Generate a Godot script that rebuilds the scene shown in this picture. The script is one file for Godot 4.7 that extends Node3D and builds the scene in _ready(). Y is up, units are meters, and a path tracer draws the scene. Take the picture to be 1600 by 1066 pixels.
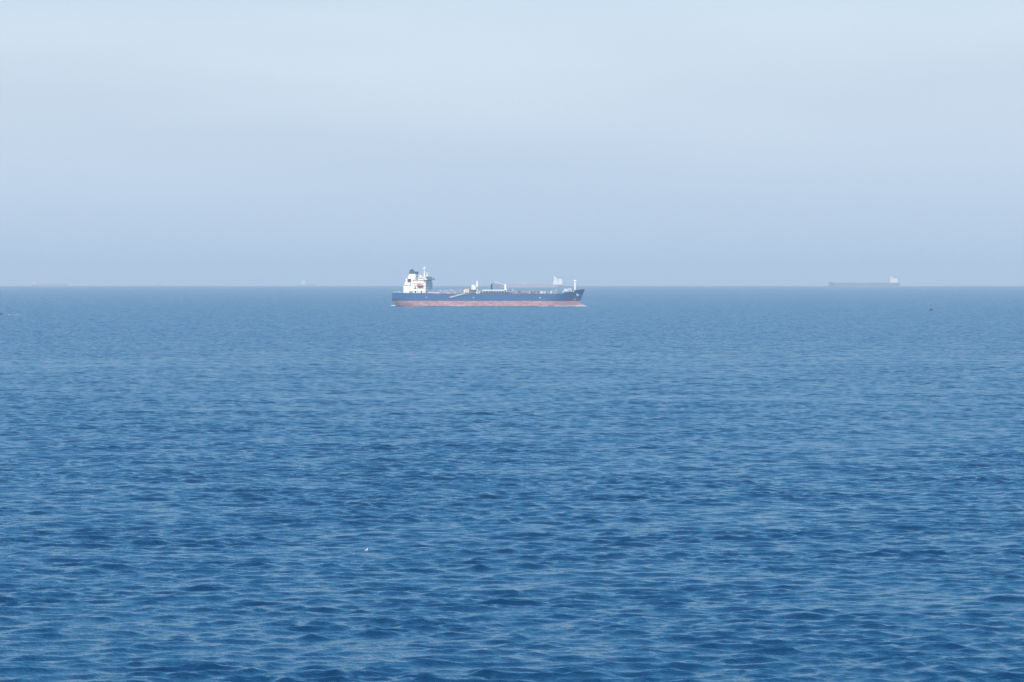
extends Node3D
# Open sea seen through a long lens from about 28 m up: a tanker under way at about 3.6 km, other ships near and beyond the horizon.
# Units are metres, y up, the camera looks along -z. The sea follows the Earth's curve (with refraction).

const EARTH := 7.43e6
const EYE := 28.0
const FOCAL := 6000.0        # of a picture 1600 wide

var M := {}
var taken := {}

# ------------------------------------------------------------------ set-up
func _ready():
	var t0 := Time.get_ticks_msec()
	var cam := Camera3D.new()
	cam.name = "camera"
	cam.fov = rad_to_deg(2.0 * atan(533.0 / FOCAL))
	cam.near = 1.0
	cam.far = 90000.0
	cam.position = Vector3(0, EYE, 0)
	cam.rotation_degrees = Vector3(-0.979, 0, 0)
	add_child(cam)
	cam.current = true

	var env := Environment.new()
	env.background_mode = Environment.BG_SKY
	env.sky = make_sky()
	env.background_energy_multiplier = 1.0
	env.tonemap_mode = Environment.TONE_MAPPER_LINEAR
	env.tonemap_exposure = 1.08
	env.sdfgi_enabled = true
	env.ssao_enabled = true
	env.ssil_enabled = true
	env.fog_enabled = true
	env.fog_density = 0.00008
	env.fog_light_color = Color(0.97, 1.0, 1.0)
	var we := WorldEnvironment.new()
	we.name = "environment"
	we.environment = env
	add_child(we)

	var sun := DirectionalLight3D.new()
	sun.name = "sun"
	sun.light_energy = 1.55
	sun.light_color = Color(1.0, 0.965, 0.91)
	sun.light_angular_distance = 0.5
	sun.shadow_enabled = true
	sun.rotation_degrees = Vector3(-33, -8, 0)   # from behind the camera
	add_child(sun)

	materials()
	build_sea()
	print("sea ", Time.get_ticks_msec() - t0)
	build_tanker()
	build_far_ships()
	build_small_things()
	print("done ", Time.get_ticks_msec() - t0)

func make_sky() -> Sky:
	var w := 1024
	var h := 2048
	# elevation in degrees, linear colour
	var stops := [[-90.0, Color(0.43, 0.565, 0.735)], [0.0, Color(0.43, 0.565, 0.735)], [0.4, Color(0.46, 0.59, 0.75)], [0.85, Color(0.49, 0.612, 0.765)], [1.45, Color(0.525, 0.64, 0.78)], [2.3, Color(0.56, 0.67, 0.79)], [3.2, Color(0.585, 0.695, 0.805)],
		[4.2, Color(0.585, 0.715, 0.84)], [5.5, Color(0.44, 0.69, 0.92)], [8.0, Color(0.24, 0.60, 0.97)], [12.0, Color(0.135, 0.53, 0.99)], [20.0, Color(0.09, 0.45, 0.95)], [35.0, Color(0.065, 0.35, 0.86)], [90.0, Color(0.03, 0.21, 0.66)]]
	var veil := FastNoiseLite.new()
	veil.seed = 5
	veil.noise_type = FastNoiseLite.TYPE_SIMPLEX_SMOOTH
	veil.frequency = 1.0
	veil.fractal_octaves = 3
	var data := PackedFloat32Array()
	data.resize(w * h * 3)
	var k := 0
	for j in h:
		var el := 90.0 - (j + 0.5) / h * 180.0
		var c: Color = stops[0][1]
		for s in stops.size() - 1:
			if el >= stops[s][0] and el <= stops[s + 1][0]:
				var f: float = (el - stops[s][0]) / (stops[s + 1][0] - stops[s][0])
				c = stops[s][1].lerp(stops[s + 1][1], f)
		var ce := cos(deg_to_rad(el))
		var up := el / 2.0
		for i in w:
			var n := 0.0
			if el > 0.0 and el < 40.0:
				var a := (i + 0.5) / w * TAU
				n = veil.get_noise_3d(cos(a) * ce * 5.0, up, sin(a) * ce * 5.0) * 0.085 * minf(1.0, el / 3.0)
			data[k] = c.r * (1.0 + n * 1.25)
			data[k + 1] = c.g * (1.0 + n)
			data[k + 2] = c.b * (1.0 + n * 0.7)
			k += 3
	var im := Image.create_from_data(w, h, false, Image.FORMAT_RGBF, data.to_byte_array())
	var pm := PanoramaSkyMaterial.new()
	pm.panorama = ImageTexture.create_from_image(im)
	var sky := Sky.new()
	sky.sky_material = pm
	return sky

func lin(r: float, g: float, b: float) -> Color:
	return Color(r, g, b).linear_to_srgb()

func paint(called: String, c: Color, rough := 0.55, spec := 0.5) -> StandardMaterial3D:
	var m := StandardMaterial3D.new()
	m.resource_name = called
	m.albedo_color = c
	m.roughness = rough
	m.metallic_specular = spec
	M[called] = m
	return m

func weathered(called: String, a: Color, b: Color, scale: Vector3, rough := 0.6, seed_ := 1, spread := [0.35, 0.7]) -> StandardMaterial3D:
	# paint with blotches and streaks of a second tone
	var m := paint(called, Color.WHITE, rough)
	var n := FastNoiseLite.new()
	n.seed = seed_
	n.frequency = 0.02
	n.fractal_octaves = 5
	n.fractal_gain = 0.6
	var g := Gradient.new()
	g.offsets = PackedFloat32Array([0.0, spread[0], spread[1], 1.0])
	g.colors = PackedColorArray([a, a, a.lerp(b, 0.6), b])
	var t := NoiseTexture2D.new()
	t.width = 512
	t.height = 512
	t.seamless = true
	t.noise = n
	t.color_ramp = g
	m.albedo_texture = t
	m.uv1_triplanar = true
	m.uv1_scale = scale
	return m

func materials():
	weathered("topsides", lin(0.0005, 0.08, 0.225), lin(0.025, 0.09, 0.19), Vector3(0.012, 0.05, 0.012), 0.5, 3)
	weathered("bottom", lin(0.30, 0.115, 0.135), lin(0.42, 0.37, 0.38), Vector3(0.016, 0.05, 0.016), 0.75, 8, [0.25, 0.6])
	weathered("white", lin(0.80, 0.77, 0.70), lin(0.66, 0.58, 0.47), Vector3(0.05, 0.02, 0.05), 0.5, 11, [0.5, 0.85])
	paint("plain_white", lin(0.80, 0.79, 0.76), 0.5)
	paint("cream", lin(0.70, 0.66, 0.52), 0.6)
	paint("dark_blue", lin(0.012, 0.045, 0.11), 0.5)
	paint("black", lin(0.02, 0.02, 0.022), 0.5)
	paint("glass", lin(0.015, 0.025, 0.035), 0.1)
	paint("grey", lin(0.28, 0.30, 0.32), 0.6)
	paint("pale_grey", lin(0.50, 0.52, 0.54), 0.6)
	weathered("deck", lin(0.17, 0.10, 0.09), lin(0.10, 0.14, 0.15), Vector3(0.05, 0.05, 0.05), 0.8, 21)
	paint("pipe", lin(0.24, 0.26, 0.30), 0.5)
	paint("rust", lin(0.33, 0.20, 0.16), 0.8)
	paint("pink", lin(0.62, 0.44, 0.38), 0.7)
	paint("lifeboat", lin(0.55, 0.10, 0.07), 0.4)
	paint("buoy_grey", lin(0.10, 0.13, 0.15), 0.6)
	paint("far_dark", lin(0.045, 0.06, 0.085), 0.6)
	paint("far_red", lin(0.28, 0.08, 0.07), 0.7)
	paint("far_grey", lin(0.30, 0.28, 0.31), 0.7)
	paint("foam", lin(0.80, 0.83, 0.85), 0.9, 0.3)
	paint("feather", lin(0.82, 0.82, 0.80), 0.9, 0.2)
	paint("feather_grey", lin(0.35, 0.36, 0.38), 0.9, 0.2)
	paint("beak", lin(0.60, 0.33, 0.05), 0.5)
	paint("skin", lin(0.45, 0.27, 0.19), 0.7)
	paint("buoy_dark", lin(0.008, 0.02, 0.03), 0.6)

# ------------------------------------------------------------------ naming and placing
func numbered(called: String) -> String:
	if not taken.has(called):
		taken[called] = 0
		return called
	taken[called] += 1
	return "%s_%03d" % [called, taken[called]]

func tag(o: Node, label := "", category := "", group := "", kind := ""):
	if label: o.set_meta("label", label)
	if category: o.set_meta("category", category)
	if group: o.set_meta("group", group)
	if kind: o.set_meta("kind", kind)

func base(called: String, at: Vector3, turn := 0.0) -> Node3D:
	var o := Node3D.new()
	o.name = numbered(called)
	add_child(o)
	o.position = at
	o.rotation.y = turn
	return o

func on_sea(px: float, dist: float) -> Vector3:
	# a spot on the water `dist` ahead, off to the side as a picture 1600 wide shows it
	var x := (px - 800.0) / FOCAL * dist
	return Vector3(x, -(x * x + dist * dist) / (2.0 * EARTH), -dist)

func part(called: String, mesh: Mesh, mat: Material, parent: Node, at := Vector3.ZERO) -> MeshInstance3D:
	var o := MeshInstance3D.new()
	o.name = called
	o.mesh = mesh
	o.material_override = null
	if mat:
		for s in mesh.get_surface_count():
			if mesh is ArrayMesh: mesh.surface_set_material(s, mat)
			else: o.set_surface_override_material(s, mat)
	o.position = at
	o.cast_shadow = GeometryInstance3D.SHADOW_CASTING_SETTING_ON
	parent.add_child(o, true)
	return o

# ------------------------------------------------------------------ shapes
func quad(st: SurfaceTool, a: Vector3, b: Vector3, c: Vector3, d: Vector3):
	# seen from its front, a-b-c-d run clockwise
	for v in [a, b, c, a, c, d]: st.add_vertex(v)

func finish(st: SurfaceTool) -> ArrayMesh:
	st.index()
	st.generate_normals()
	return st.commit()

func flat() -> SurfaceTool:
	var st := SurfaceTool.new()
	st.begin(Mesh.PRIMITIVE_TRIANGLES)
	st.set_smooth_group(-1)
	return st

func add_box(st: SurfaceTool, lo: Vector3, hi: Vector3, bev := 0.0):
	# a box with its eight vertical-and-top edges taken off by bev
	var b := minf(bev, 0.45 * minf(hi.x - lo.x, minf(hi.y - lo.y, hi.z - lo.z)))
	var rings := []
	for lv in [[lo.y, b * 0.0], [hi.y - b, 0.0], [hi.y, b]]:
		var i: float = lv[1]
		var y: float = lv[0]
		var x0 := lo.x + i
		var x1 := hi.x - i
		var z0 := lo.z + i
		var z1 := hi.z - i
		if b > 0.0:
			rings.append([Vector3(x0 + b, y, z0), Vector3(x1 - b, y, z0), Vector3(x1, y, z0 + b), Vector3(x1, y, z1 - b), Vector3(x1 - b, y, z1), Vector3(x0 + b, y, z1), Vector3(x0, y, z1 - b), Vector3(x0, y, z0 + b)])
		else:
			rings.append([Vector3(x0, y, z0), Vector3(x1, y, z0), Vector3(x1, y, z1), Vector3(x0, y, z1)])
	if b <= 0.0: rings.remove_at(1)
	rings_to(st, rings, true)

func rings_to(st: SurfaceTool, rings: Array, caps := false):
	# rings run counter-clockwise seen from above going up... orientation: x0z0 -> x1z0 -> x1z1 -> x0z1
	var n: int = rings[0].size()
	for r in rings.size() - 1:
		for i in n:
			var j := (i + 1) % n
			quad(st, rings[r][j], rings[r + 1][j], rings[r + 1][i], rings[r][i])
	if caps:
		var top: Array = rings[-1]
		var bot: Array = rings[0]
		for i in range(1, n - 1):
			for v in [top[0], top[i], top[i + 1]]: st.add_vertex(v)
			for v in [bot[0], bot[i + 1], bot[i]]: st.add_vertex(v)

func box(lo: Vector3, hi: Vector3, bev := 0.0) -> ArrayMesh:
	var st := flat()
	add_box(st, lo, hi, bev)
	return finish(st)

func add_tube(st: SurfaceTool, a: Vector3, b: Vector3, ra: float, rb: float, sides := 8):
	var d := (b - a).normalized()
	var u := d.cross(Vector3(0.31, 0.2, 0.93)).normalized()
	var v := d.cross(u)
	var ring := []
	for k in 2:
		var at := a if k == 0 else b
		var rad := ra if k == 0 else rb
		var one := []
		for i in sides:
			var t := TAU * i / sides
			one.append(at + u * cos(t) * rad + v * sin(t) * rad)
		ring.append(one)
	for i in sides:
		var j := (i + 1) % sides
		quad(st, ring[0][j], ring[0][i], ring[1][i], ring[1][j])
	for i in range(1, sides - 1):
		for p in [ring[1][0], ring[1][i + 1], ring[1][i]]: st.add_vertex(p)
		for p in [ring[0][0], ring[0][i], ring[0][i + 1]]: st.add_vertex(p)

func tube(a: Vector3, b: Vector3, ra: float, rb := -1.0, sides := 8) -> ArrayMesh:
	var st := flat()
	add_tube(st, a, b, ra, ra if rb < 0.0 else rb, sides)
	return finish(st)

func loft(sections: Array, smooth := true, caps := true) -> ArrayMesh:
	# sections of equally many points, joined one to the next; each runs the same way round
	var st := SurfaceTool.new()
	st.begin(Mesh.PRIMITIVE_TRIANGLES)
	st.set_smooth_group(0 if smooth else -1)
	var n: int = sections[0].size()
	for r in sections.size() - 1:
		for i in n:
			var j := (i + 1) % n
			quad(st, sections[r][i], sections[r][j], sections[r + 1][j], sections[r + 1][i])
	if caps:
		st.set_smooth_group(-1)
		for e in [0, sections.size() - 1]:
			var s: Array = sections[e]
			for i in range(1, n - 1):
				for v in ([s[0], s[i + 1], s[i]] if e == 0 else [s[0], s[i], s[i + 1]]): st.add_vertex(v)
	return finish(st)

# ------------------------------------------------------------------ the sea
func fft_lines(re: PackedFloat64Array, im: PackedFloat64Array, n: int, along_rows: bool, most: int):
	# inverse transform of every row or column; rows further than `most` from zero hold nothing
	var bits := int(round(log(n) / log(2.0)))
	var rev := PackedInt32Array()
	rev.resize(n)
	for i in n:
		var r := 0
		for b in bits:
			if i & (1 << b): r |= 1 << (bits - 1 - b)
		rev[i] = r
	var cs := PackedFloat64Array()
	var sn := PackedFloat64Array()
	cs.resize(n / 2)
	sn.resize(n / 2)
	for i in n / 2:
		cs[i] = cos(TAU * i / n)
		sn[i] = sin(TAU * i / n)
	var a := PackedFloat64Array()
	var c := PackedFloat64Array()
	a.resize(n)
	c.resize(n)
	for line in n:
		if along_rows and line > most and line < n - most: continue
		var start := line * n if along_rows else line
		var step := 1 if along_rows else n
		for i in n:
			var q: int = start + rev[i] * step
			a[i] = re[q]
			c[i] = im[q]
		var size := 2
		while size <= n:
			var half := size / 2
			var jump := n / size
			for s in range(0, n, size):
				var w := 0
				for i in range(s, s + half):
					var o := i + half
					var wr := cs[w]
					var wi := sn[w]
					var xr := a[o] * wr - c[o] * wi
					var xi := a[o] * wi + c[o] * wr
					a[o] = a[i] - xr
					c[o] = c[i] - xi
					a[i] += xr
					c[i] += xi
					w += jump
			size *= 2
		var p := start
		for i in n:
			re[p] = a[i]
			im[p] = c[i]
			p += step

func spectrum(n: int, span: float, longest: float, shortest: float, slope: float, wind: float, spread: float, seed_: int) -> Dictionary:
	# random waves between two lengths, equal steepness in every octave, running mostly along `wind`
	var rng := RandomNumberGenerator.new()
	rng.seed = seed_
	var hr := PackedFloat64Array()
	var hi := PackedFloat64Array()
	hr.resize(n * n)
	hi.resize(n * n)
	var most := int(ceil(span / shortest))
	var total := 0.0
	for y in range(-most, most + 1):
		for x in range(0, most + 1):
			if x == 0 and y <= 0: continue
			var k := TAU / span * sqrt(x * x + y * y)
			var length := TAU / k
			if length > longest or length < shortest: continue
			var c := cos(atan2(y, x) - wind)
			var amp := pow(k, -2.0) * exp(-pow(length / 13.0, 2.0)) * sqrt(spread + (1.0 - spread) * c * c * c * c)
			var r := amp * rng.randfn()
			var i := amp * rng.randfn()
			var p := ((y + n) % n) * n + x
			var q := ((n - y) % n) * n + (n - x) % n
			hr[p] = r
			hi[p] = i
			hr[q] = r
			hi[q] = -i
			total += 2.0 * k * k * (r * r + i * i)
	var s := slope / sqrt(total)
	return {"n": n, "span": span, "most": most, "hr": hr, "hi": hi, "gain": s}

func wave_tile(n: int, span: float, longest: float, shortest: float, slope: float, wind: float, spread: float, chop: float, seed_: int) -> Dictionary:
	# a seamless square of sea: how far each grid point moves (sideways, up, sideways)
	var d := spectrum(n, span, longest, shortest, slope, wind, spread, seed_)
	var ar := PackedFloat64Array()
	var ai := PackedFloat64Array()
	var br := PackedFloat64Array()
	var bi := PackedFloat64Array()
	for v in [ar, ai, br, bi]: v.resize(n * n)
	var most: int = d.most
	for y in range(-most, most + 1):
		for x in range(-most, most + 1):
			if x == 0 and y == 0: continue
			var p := ((y + n) % n) * n + (x + n) % n
			var r: float = d.hr[p] * d.gain
			var i: float = d.hi[p] * d.gain
			var k := sqrt(x * x + y * y)
			ar[p] = r * (1.0 - chop * x / k)
			ai[p] = i * (1.0 - chop * x / k)
			br[p] = -i * chop * y / k
			bi[p] = r * chop * y / k
	for pair in [[ar, ai], [br, bi]]:
		fft_lines(pair[0], pair[1], n, true, most)
		fft_lines(pair[0], pair[1], n, false, most)
	var out := PackedVector3Array()
	out.resize(n * n)
	for p in n * n: out[p] = Vector3(ai[p], ar[p], br[p])
	return {"n": n, "span": span, "move": out}

func ripple_map(n: int, span: float, longest: float, shortest: float, slope: float, wind: float, spread: float, seed_: int) -> ImageTexture:
	# the small waves of a seamless square of sea as a normal map
	var d := spectrum(n, span, longest, shortest, slope, wind, spread, seed_)
	var ar := PackedFloat64Array()
	var ai := PackedFloat64Array()
	ar.resize(n * n)
	ai.resize(n * n)
	var most: int = d.most
	var unit := TAU / span
	for y in range(-most, most + 1):
		for x in range(-most, most + 1):
			var p := ((y + n) % n) * n + (x + n) % n
			var r: float = d.hr[p] * d.gain
			var i: float = d.hi[p] * d.gain
			var kx := unit * x
			var ky := unit * y
			ar[p] = -i * kx - r * ky
			ai[p] = r * kx - i * ky
	fft_lines(ar, ai, n, true, most)
	fft_lines(ar, ai, n, false, most)
	var bytes := PackedByteArray()
	bytes.resize(n * n * 3)
	for p in n * n:
		var v := Vector3(-ar[p], -ai[p], 1.0).normalized()
		bytes[p * 3] = clampi(int(round((v.x * 0.5 + 0.5) * 255.0)), 0, 255)
		bytes[p * 3 + 1] = clampi(int(round((v.y * 0.5 + 0.5) * 255.0)), 0, 255)
		bytes[p * 3 + 2] = clampi(int(round((v.z * 0.5 + 0.5) * 255.0)), 0, 255)
	return ImageTexture.create_from_image(Image.create_from_data(n, n, false, Image.FORMAT_RGB8, bytes))

func water(called: String, ripples: Texture2D) -> StandardMaterial3D:
	var m := StandardMaterial3D.new()
	m.resource_name = called
	m.albedo_color = lin(0.0003, 0.026, 0.066)
	m.roughness = 0.17
	m.metallic_specular = 0.354
	m.normal_enabled = true
	m.normal_texture = ripples
	m.normal_scale = 1.0
	return m

var tiles := []
var zone_out := []
var gusts := FastNoiseLite.new()

func moved(tile: Dictionary, x: float, z: float, turn: Vector2) -> Vector3:
	var n: int = tile.n
	var move: PackedVector3Array = tile.move
	var s: float = n / tile.span
	var u := (x * turn.x - z * turn.y) * s
	var v := (x * turn.y + z * turn.x) * s
	var iu := floori(u)
	var iv := floori(v)
	var fu := u - iu
	var fv := v - iv
	var x0 := iu & (n - 1)
	var x1 := (iu + 1) & (n - 1)
	var y0 := (iv & (n - 1)) * n
	var y1 := ((iv + 1) & (n - 1)) * n
	var d := move[y0 + x0].lerp(move[y0 + x1], fu).lerp(move[y1 + x0].lerp(move[y1 + x1], fu), fv)
	return Vector3(d.x * turn.x + d.z * turn.y, d.y, d.z * turn.x - d.x * turn.y)

func sea_rows(chunk: int, z: Dictionary):
	# a run of rows of one stretch of water; each row spans the same angle
	var cols: int = z.cols
	var first: int = chunk * z.per
	var last: int = mini(first + z.per, z.rows.size())
	var verts := PackedVector3Array()
	var uvs := PackedVector2Array()
	verts.resize((last - first) * cols)
	uvs.resize((last - first) * cols)
	var p := 0
	for j in range(first, last):
		var r: float = z.rows[j]
		var w2: float = z.fade2.call(r)
		var w3: float = z.fade3.call(r)
		var w1: float = z.fade1.call(r)
		for i in cols:
			var a: float = lerpf(z.a0, z.a1, float(i) / (cols - 1))
			var x := r * sin(a)
			var y := -r * cos(a)
			var at := Vector3(x, z.sink - r * r / (2.0 * EARTH), y)
			var gust := 1.0 + 0.95 * gusts.get_noise_2d(x / 70.0, y / 42.0) + 0.5 * gusts.get_noise_2d(x / 420.0 + 50.0, y / 260.0)
			if w1 > 0.0: at += moved(tiles[0], x, y, Vector2(0.9659, 0.2588)) * w1
			if w2 > 0.0: at += moved(tiles[1], x, y, Vector2(0.9848, -0.1736)) * (w2 * (0.45 + 0.55 * gust))
			if w3 > 0.0: at += moved(tiles[2], x, y, Vector2(0.9986, 0.0523)) * (w3 * maxf(gust, 0.2))
			verts[p] = at
			uvs[p] = Vector2(x * 0.9744 + y * 0.2250, y * 0.9744 - x * 0.2250) / z.span
			p += 1
	zone_out[chunk] = [verts, uvs]

func sea_stretch(mesh: ArrayMesh, mat: Material, rows: PackedFloat64Array, cols: int, a0: float, a1: float, span: float, fades: Array, sink := 0.0):
	var z := {"rows": rows, "cols": cols, "a0": a0, "a1": a1, "per": 24, "span": span, "fade1": fades[0], "fade2": fades[1], "fade3": fades[2], "sink": sink}
	var chunks := int(ceil(rows.size() / 24.0))
	zone_out.clear()
	zone_out.resize(chunks)
	var task := WorkerThreadPool.add_group_task(sea_rows.bind(z), chunks)
	WorkerThreadPool.wait_for_group_task_completion(task)
	var verts := PackedVector3Array()
	var uvs := PackedVector2Array()
	for c in zone_out:
		verts.append_array(c[0])
		uvs.append_array(c[1])
	var count := rows.size()
	var normals := PackedVector3Array()
	normals.resize(verts.size())
	var index := PackedInt32Array()
	index.resize((count - 1) * (cols - 1) * 6)
	var q := 0
	for j in count:
		var up := maxi(j - 1, 0) * cols
		var down := mini(j + 1, count - 1) * cols
		var row := j * cols
		for i in cols:
			var l := maxi(i - 1, 0)
			var g := mini(i + 1, cols - 1)
			normals[row + i] = (verts[row + g] - verts[row + l]).cross(verts[down + i] - verts[up + i]).normalized()
			if j < count - 1 and i < cols - 1:
				index[q] = row + i
				index[q + 1] = row + cols + i
				index[q + 2] = row + i + 1
				index[q + 3] = row + i + 1
				index[q + 4] = row + cols + i
				index[q + 5] = row + cols + i + 1
				q += 6
	if normals[0].y < 0.0:
		for i in normals.size(): normals[i] = -normals[i]
	var arrays := []
	arrays.resize(Mesh.ARRAY_MAX)
	arrays[Mesh.ARRAY_VERTEX] = verts
	arrays[Mesh.ARRAY_NORMAL] = normals
	arrays[Mesh.ARRAY_TEX_UV] = uvs
	arrays[Mesh.ARRAY_INDEX] = index
	mesh.add_surface_from_arrays(Mesh.PRIMITIVE_TRIANGLES, arrays)
	mesh.surface_set_material(mesh.get_surface_count() - 1, mat)

func steps(from: float, to: float, first: float, last: float) -> PackedFloat64Array:
	var out := PackedFloat64Array()
	var r := from
	while r < to:
		out.append(r)
		r += lerpf(first, last, (r - from) / (to - from))
	out.append(to)
	return out

func wave_patch(tile: Dictionary, every: int, repeat: float) -> ArrayMesh:
	# one square of sea whose edges fit its own copies
	var n: int = tile.n / every
	var span: float = tile.span
	var full: int = tile.n
	var move: PackedVector3Array = tile.move
	var verts := PackedVector3Array()
	var normals := PackedVector3Array()
	var uvs := PackedVector2Array()
	var index := PackedInt32Array()
	verts.resize((n + 1) * (n + 1))
	normals.resize((n + 1) * (n + 1))
	uvs.resize((n + 1) * (n + 1))
	index.resize(n * n * 6)
	var step := span / n
	var q := 0
	for j in n + 1:
		for i in n + 1:
			var p := j * (n + 1) + i
			var a := (j % n) * every * full
			var c := (i % n) * every
			var at := Vector3(i * step - span / 2.0, 0, j * step - span / 2.0)
			verts[p] = at + move[a + c]
			var right := move[a + ((i + 1) % n) * every] - move[a + ((i + n - 1) % n) * every] + Vector3(2.0 * step, 0, 0)
			var down := move[((j + 1) % n) * every * full + c] - move[((j + n - 1) % n) * every * full + c] + Vector3(0, 0, 2.0 * step)
			normals[p] = down.cross(right).normalized()
			uvs[p] = Vector2(at.x, at.z) / repeat
			if i < n and j < n:
				index[q] = p
				index[q + 1] = p + 1
				index[q + 2] = p + n + 1
				index[q + 3] = p + 1
				index[q + 4] = p + n + 2
				index[q + 5] = p + n + 1
				q += 6
	var arrays := []
	arrays.resize(Mesh.ARRAY_MAX)
	arrays[Mesh.ARRAY_VERTEX] = verts
	arrays[Mesh.ARRAY_NORMAL] = normals
	arrays[Mesh.ARRAY_TEX_UV] = uvs
	arrays[Mesh.ARRAY_INDEX] = index
	var mesh := ArrayMesh.new()
	mesh.add_surface_from_arrays(Mesh.PRIMITIVE_TRIANGLES, arrays)
	return mesh

func spread_patches(called: String, parent: Node, mesh: ArrayMesh, mat: Material, span: float, from: float, near: float, to: float, side: float):
	# copies of a square of sea edge to edge over the round Earth, within a sector ahead
	mesh.surface_set_material(0, mat)
	var turn := Vector2(cos(0.4), sin(0.4))
	var spots: Array[Transform3D] = []
	var most := int(to / span) + 2
	for j in range(-most, most + 1):
		for i in range(-most, most + 1):
			var x := (i * turn.x - j * turn.y) * span
			var z := (i * turn.y + j * turn.x) * span
			var r := sqrt(x * x + z * z)
			if z > -200.0 or r < from or r > to: continue
			var off_axis := absf(atan2(x, -z))
			if off_axis > 0.36 + 0.75 * span / r: continue
			if r < near and off_axis < side + 0.75 * span / r: continue      # the finer water lies there
			var up := Vector3(x / EARTH, 1.0, z / EARTH).normalized()
			var along := Vector3(turn.x, 0, turn.y)
			along = (along - up * along.dot(up)).normalized()
			spots.append(Transform3D(Basis(along, up, along.cross(up)), Vector3(x, -r * r / (2.0 * EARTH), z)))
	var mm := MultiMesh.new()
	mm.transform_format = MultiMesh.TRANSFORM_3D
	mm.mesh = mesh
	mm.instance_count = spots.size()
	for k in spots.size(): mm.set_instance_transform(k, spots[k])
	var o := MultiMeshInstance3D.new()
	o.name = called
	o.multimesh = mm
	o.set_meta("kind", "structure")
	parent.add_child(o)

func build_sea():
	var wind := deg_to_rad(78.0)
	tiles = [
		wave_tile(256, 193.0, 22.0, 5.5, 0.040, wind, 0.08, 1.0, 41),
		wave_tile(256, 71.0, 5.5, 1.8, 0.105, wind, 0.10, 1.0, 42),
		wave_tile(256, 25.3, 1.8, 0.7, 0.075, wind, 0.22, 1.1, 43)]
	gusts.seed = 9
	gusts.noise_type = FastNoiseLite.TYPE_SIMPLEX_SMOOTH
	gusts.frequency = 1.0
	gusts.fractal_octaves = 3
	var span := 256.0
	var broad := wave_tile(512, span, 28.0, 1.5, 0.10, wind - 0.4, 0.15, 1.1, 47)
	var near_water := water("near_water", ripple_map(512, 17.3, 0.7, 0.2, 0.085, wind, 0.35, 44))
	var mid_water := water("mid_water", ripple_map(512, span / 7.0, 1.8, 0.45, 0.10, wind, 0.3, 45))
	var far_water := water("far_water", ripple_map(512, span / 3.0, 5.0, 1.0, 0.11, wind, 0.2, 46))
	var sea := Node3D.new()
	sea.name = "sea"
	tag(sea, "rippled deep blue open sea reaching to the hazy horizon", "sea", "", "structure")
	add_child(sea)
	var mesh := ArrayMesh.new()
	var side := deg_to_rad(9.0)
	var on := func(_r): return 1.0
	var off := func(_r): return 0.0
	# near waves are shaped steeper so that the close water turns darker
	var fade2 := func(r): return lerpf(1.5, 0.95, clampf((r - 250.0) / 1000.0, 0.0, 1.0))
	var fade3 := func(r): return lerpf(1.3, 0.5, clampf((r - 300.0) / 1200.0, 0.0, 1.0))
	sea_stretch(mesh, near_water, steps(232.0, 502.0, 0.36, 0.5), 380, -side, side, 17.3, [on, fade2, fade3])
	sea_stretch(mesh, near_water, steps(500.0, 1002.0, 0.55, 0.85), 432, -side, side, 17.3, [on, fade2, fade3])
	sea_stretch(mesh, near_water, steps(1000.0, 1650.0, 0.9, 1.15), 450, -side, side, 17.3, [on, fade2, fade3])
	var o := MeshInstance3D.new()
	o.name = "near_water"
	o.mesh = mesh
	o.set_meta("kind", "structure")
	sea.add_child(o)
	spread_patches("far_water", sea, wave_patch(broad, 1, span / 7.0), mid_water, span, 1470.0, 1470.0, 24000.0, side)
	# the rest of the water round the viewpoint, more coarsely
	var rest := ArrayMesh.new()
	var far_side := 0.35
	sea_stretch(rest, near_water, steps(90.0, 233.0, 0.6, 0.6), 150, -far_side, far_side, 17.3, [on, fade2, fade3])
	for way in [-1.0, 1.0]:
		var a0: float = side - 0.0005 if way > 0.0 else -far_side
		var a1: float = far_side if way > 0.0 else -side + 0.0005
		sea_stretch(rest, near_water, steps(232.0, 1650.0, 0.7, 1.9), 130, a0, a1, 17.3, [on, fade2, fade3])
	sea_stretch(rest, mid_water, steps(2.0, 92.0, 1.6, 1.6), 100, -PI, PI, span / 7.0, [on, on, off])
	sea_stretch(rest, mid_water, steps(91.0, 1800.0, 2.0, 22.0), 160, far_side - 0.001, TAU - far_side + 0.001, span / 7.0, [on, off, off])
	sea_stretch(rest, far_water, steps(1790.0, 40000.0, 20.0, 900.0), 160, far_side - 0.001, TAU - far_side + 0.001, span / 3.0, [off, off, off])
	sea_stretch(rest, far_water, steps(23500.0, 40000.0, 500.0, 900.0), 80, -far_side, far_side, span / 3.0, [off, off, off])
	var ro := MeshInstance3D.new()
	ro.name = "surrounding_water"
	ro.mesh = rest
	ro.set_meta("kind", "structure")
	sea.add_child(ro)

# ------------------------------------------------------------------ the tanker
const TURN := 0.2094          # bow 12 degrees towards the viewer
const TANKER_AWAY := 3624.0
const M_PX := TANKER_AWAY / FOCAL
const MID_PX := 763.0

func tx(px: float, z := 0.0) -> float:
	# along the ship, for something seen at px that stands z off the centre line
	var x := ((px - MID_PX) * M_PX + z * sin(TURN)) / cos(TURN)
	var near := 1.0 - (x * sin(TURN) + z * cos(TURN)) / TANKER_AWAY
	return ((px - MID_PX) * M_PX * near + z * sin(TURN)) / cos(TURN)

func ty(py: float) -> float:
	return (478.0 - py) * M_PX

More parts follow.
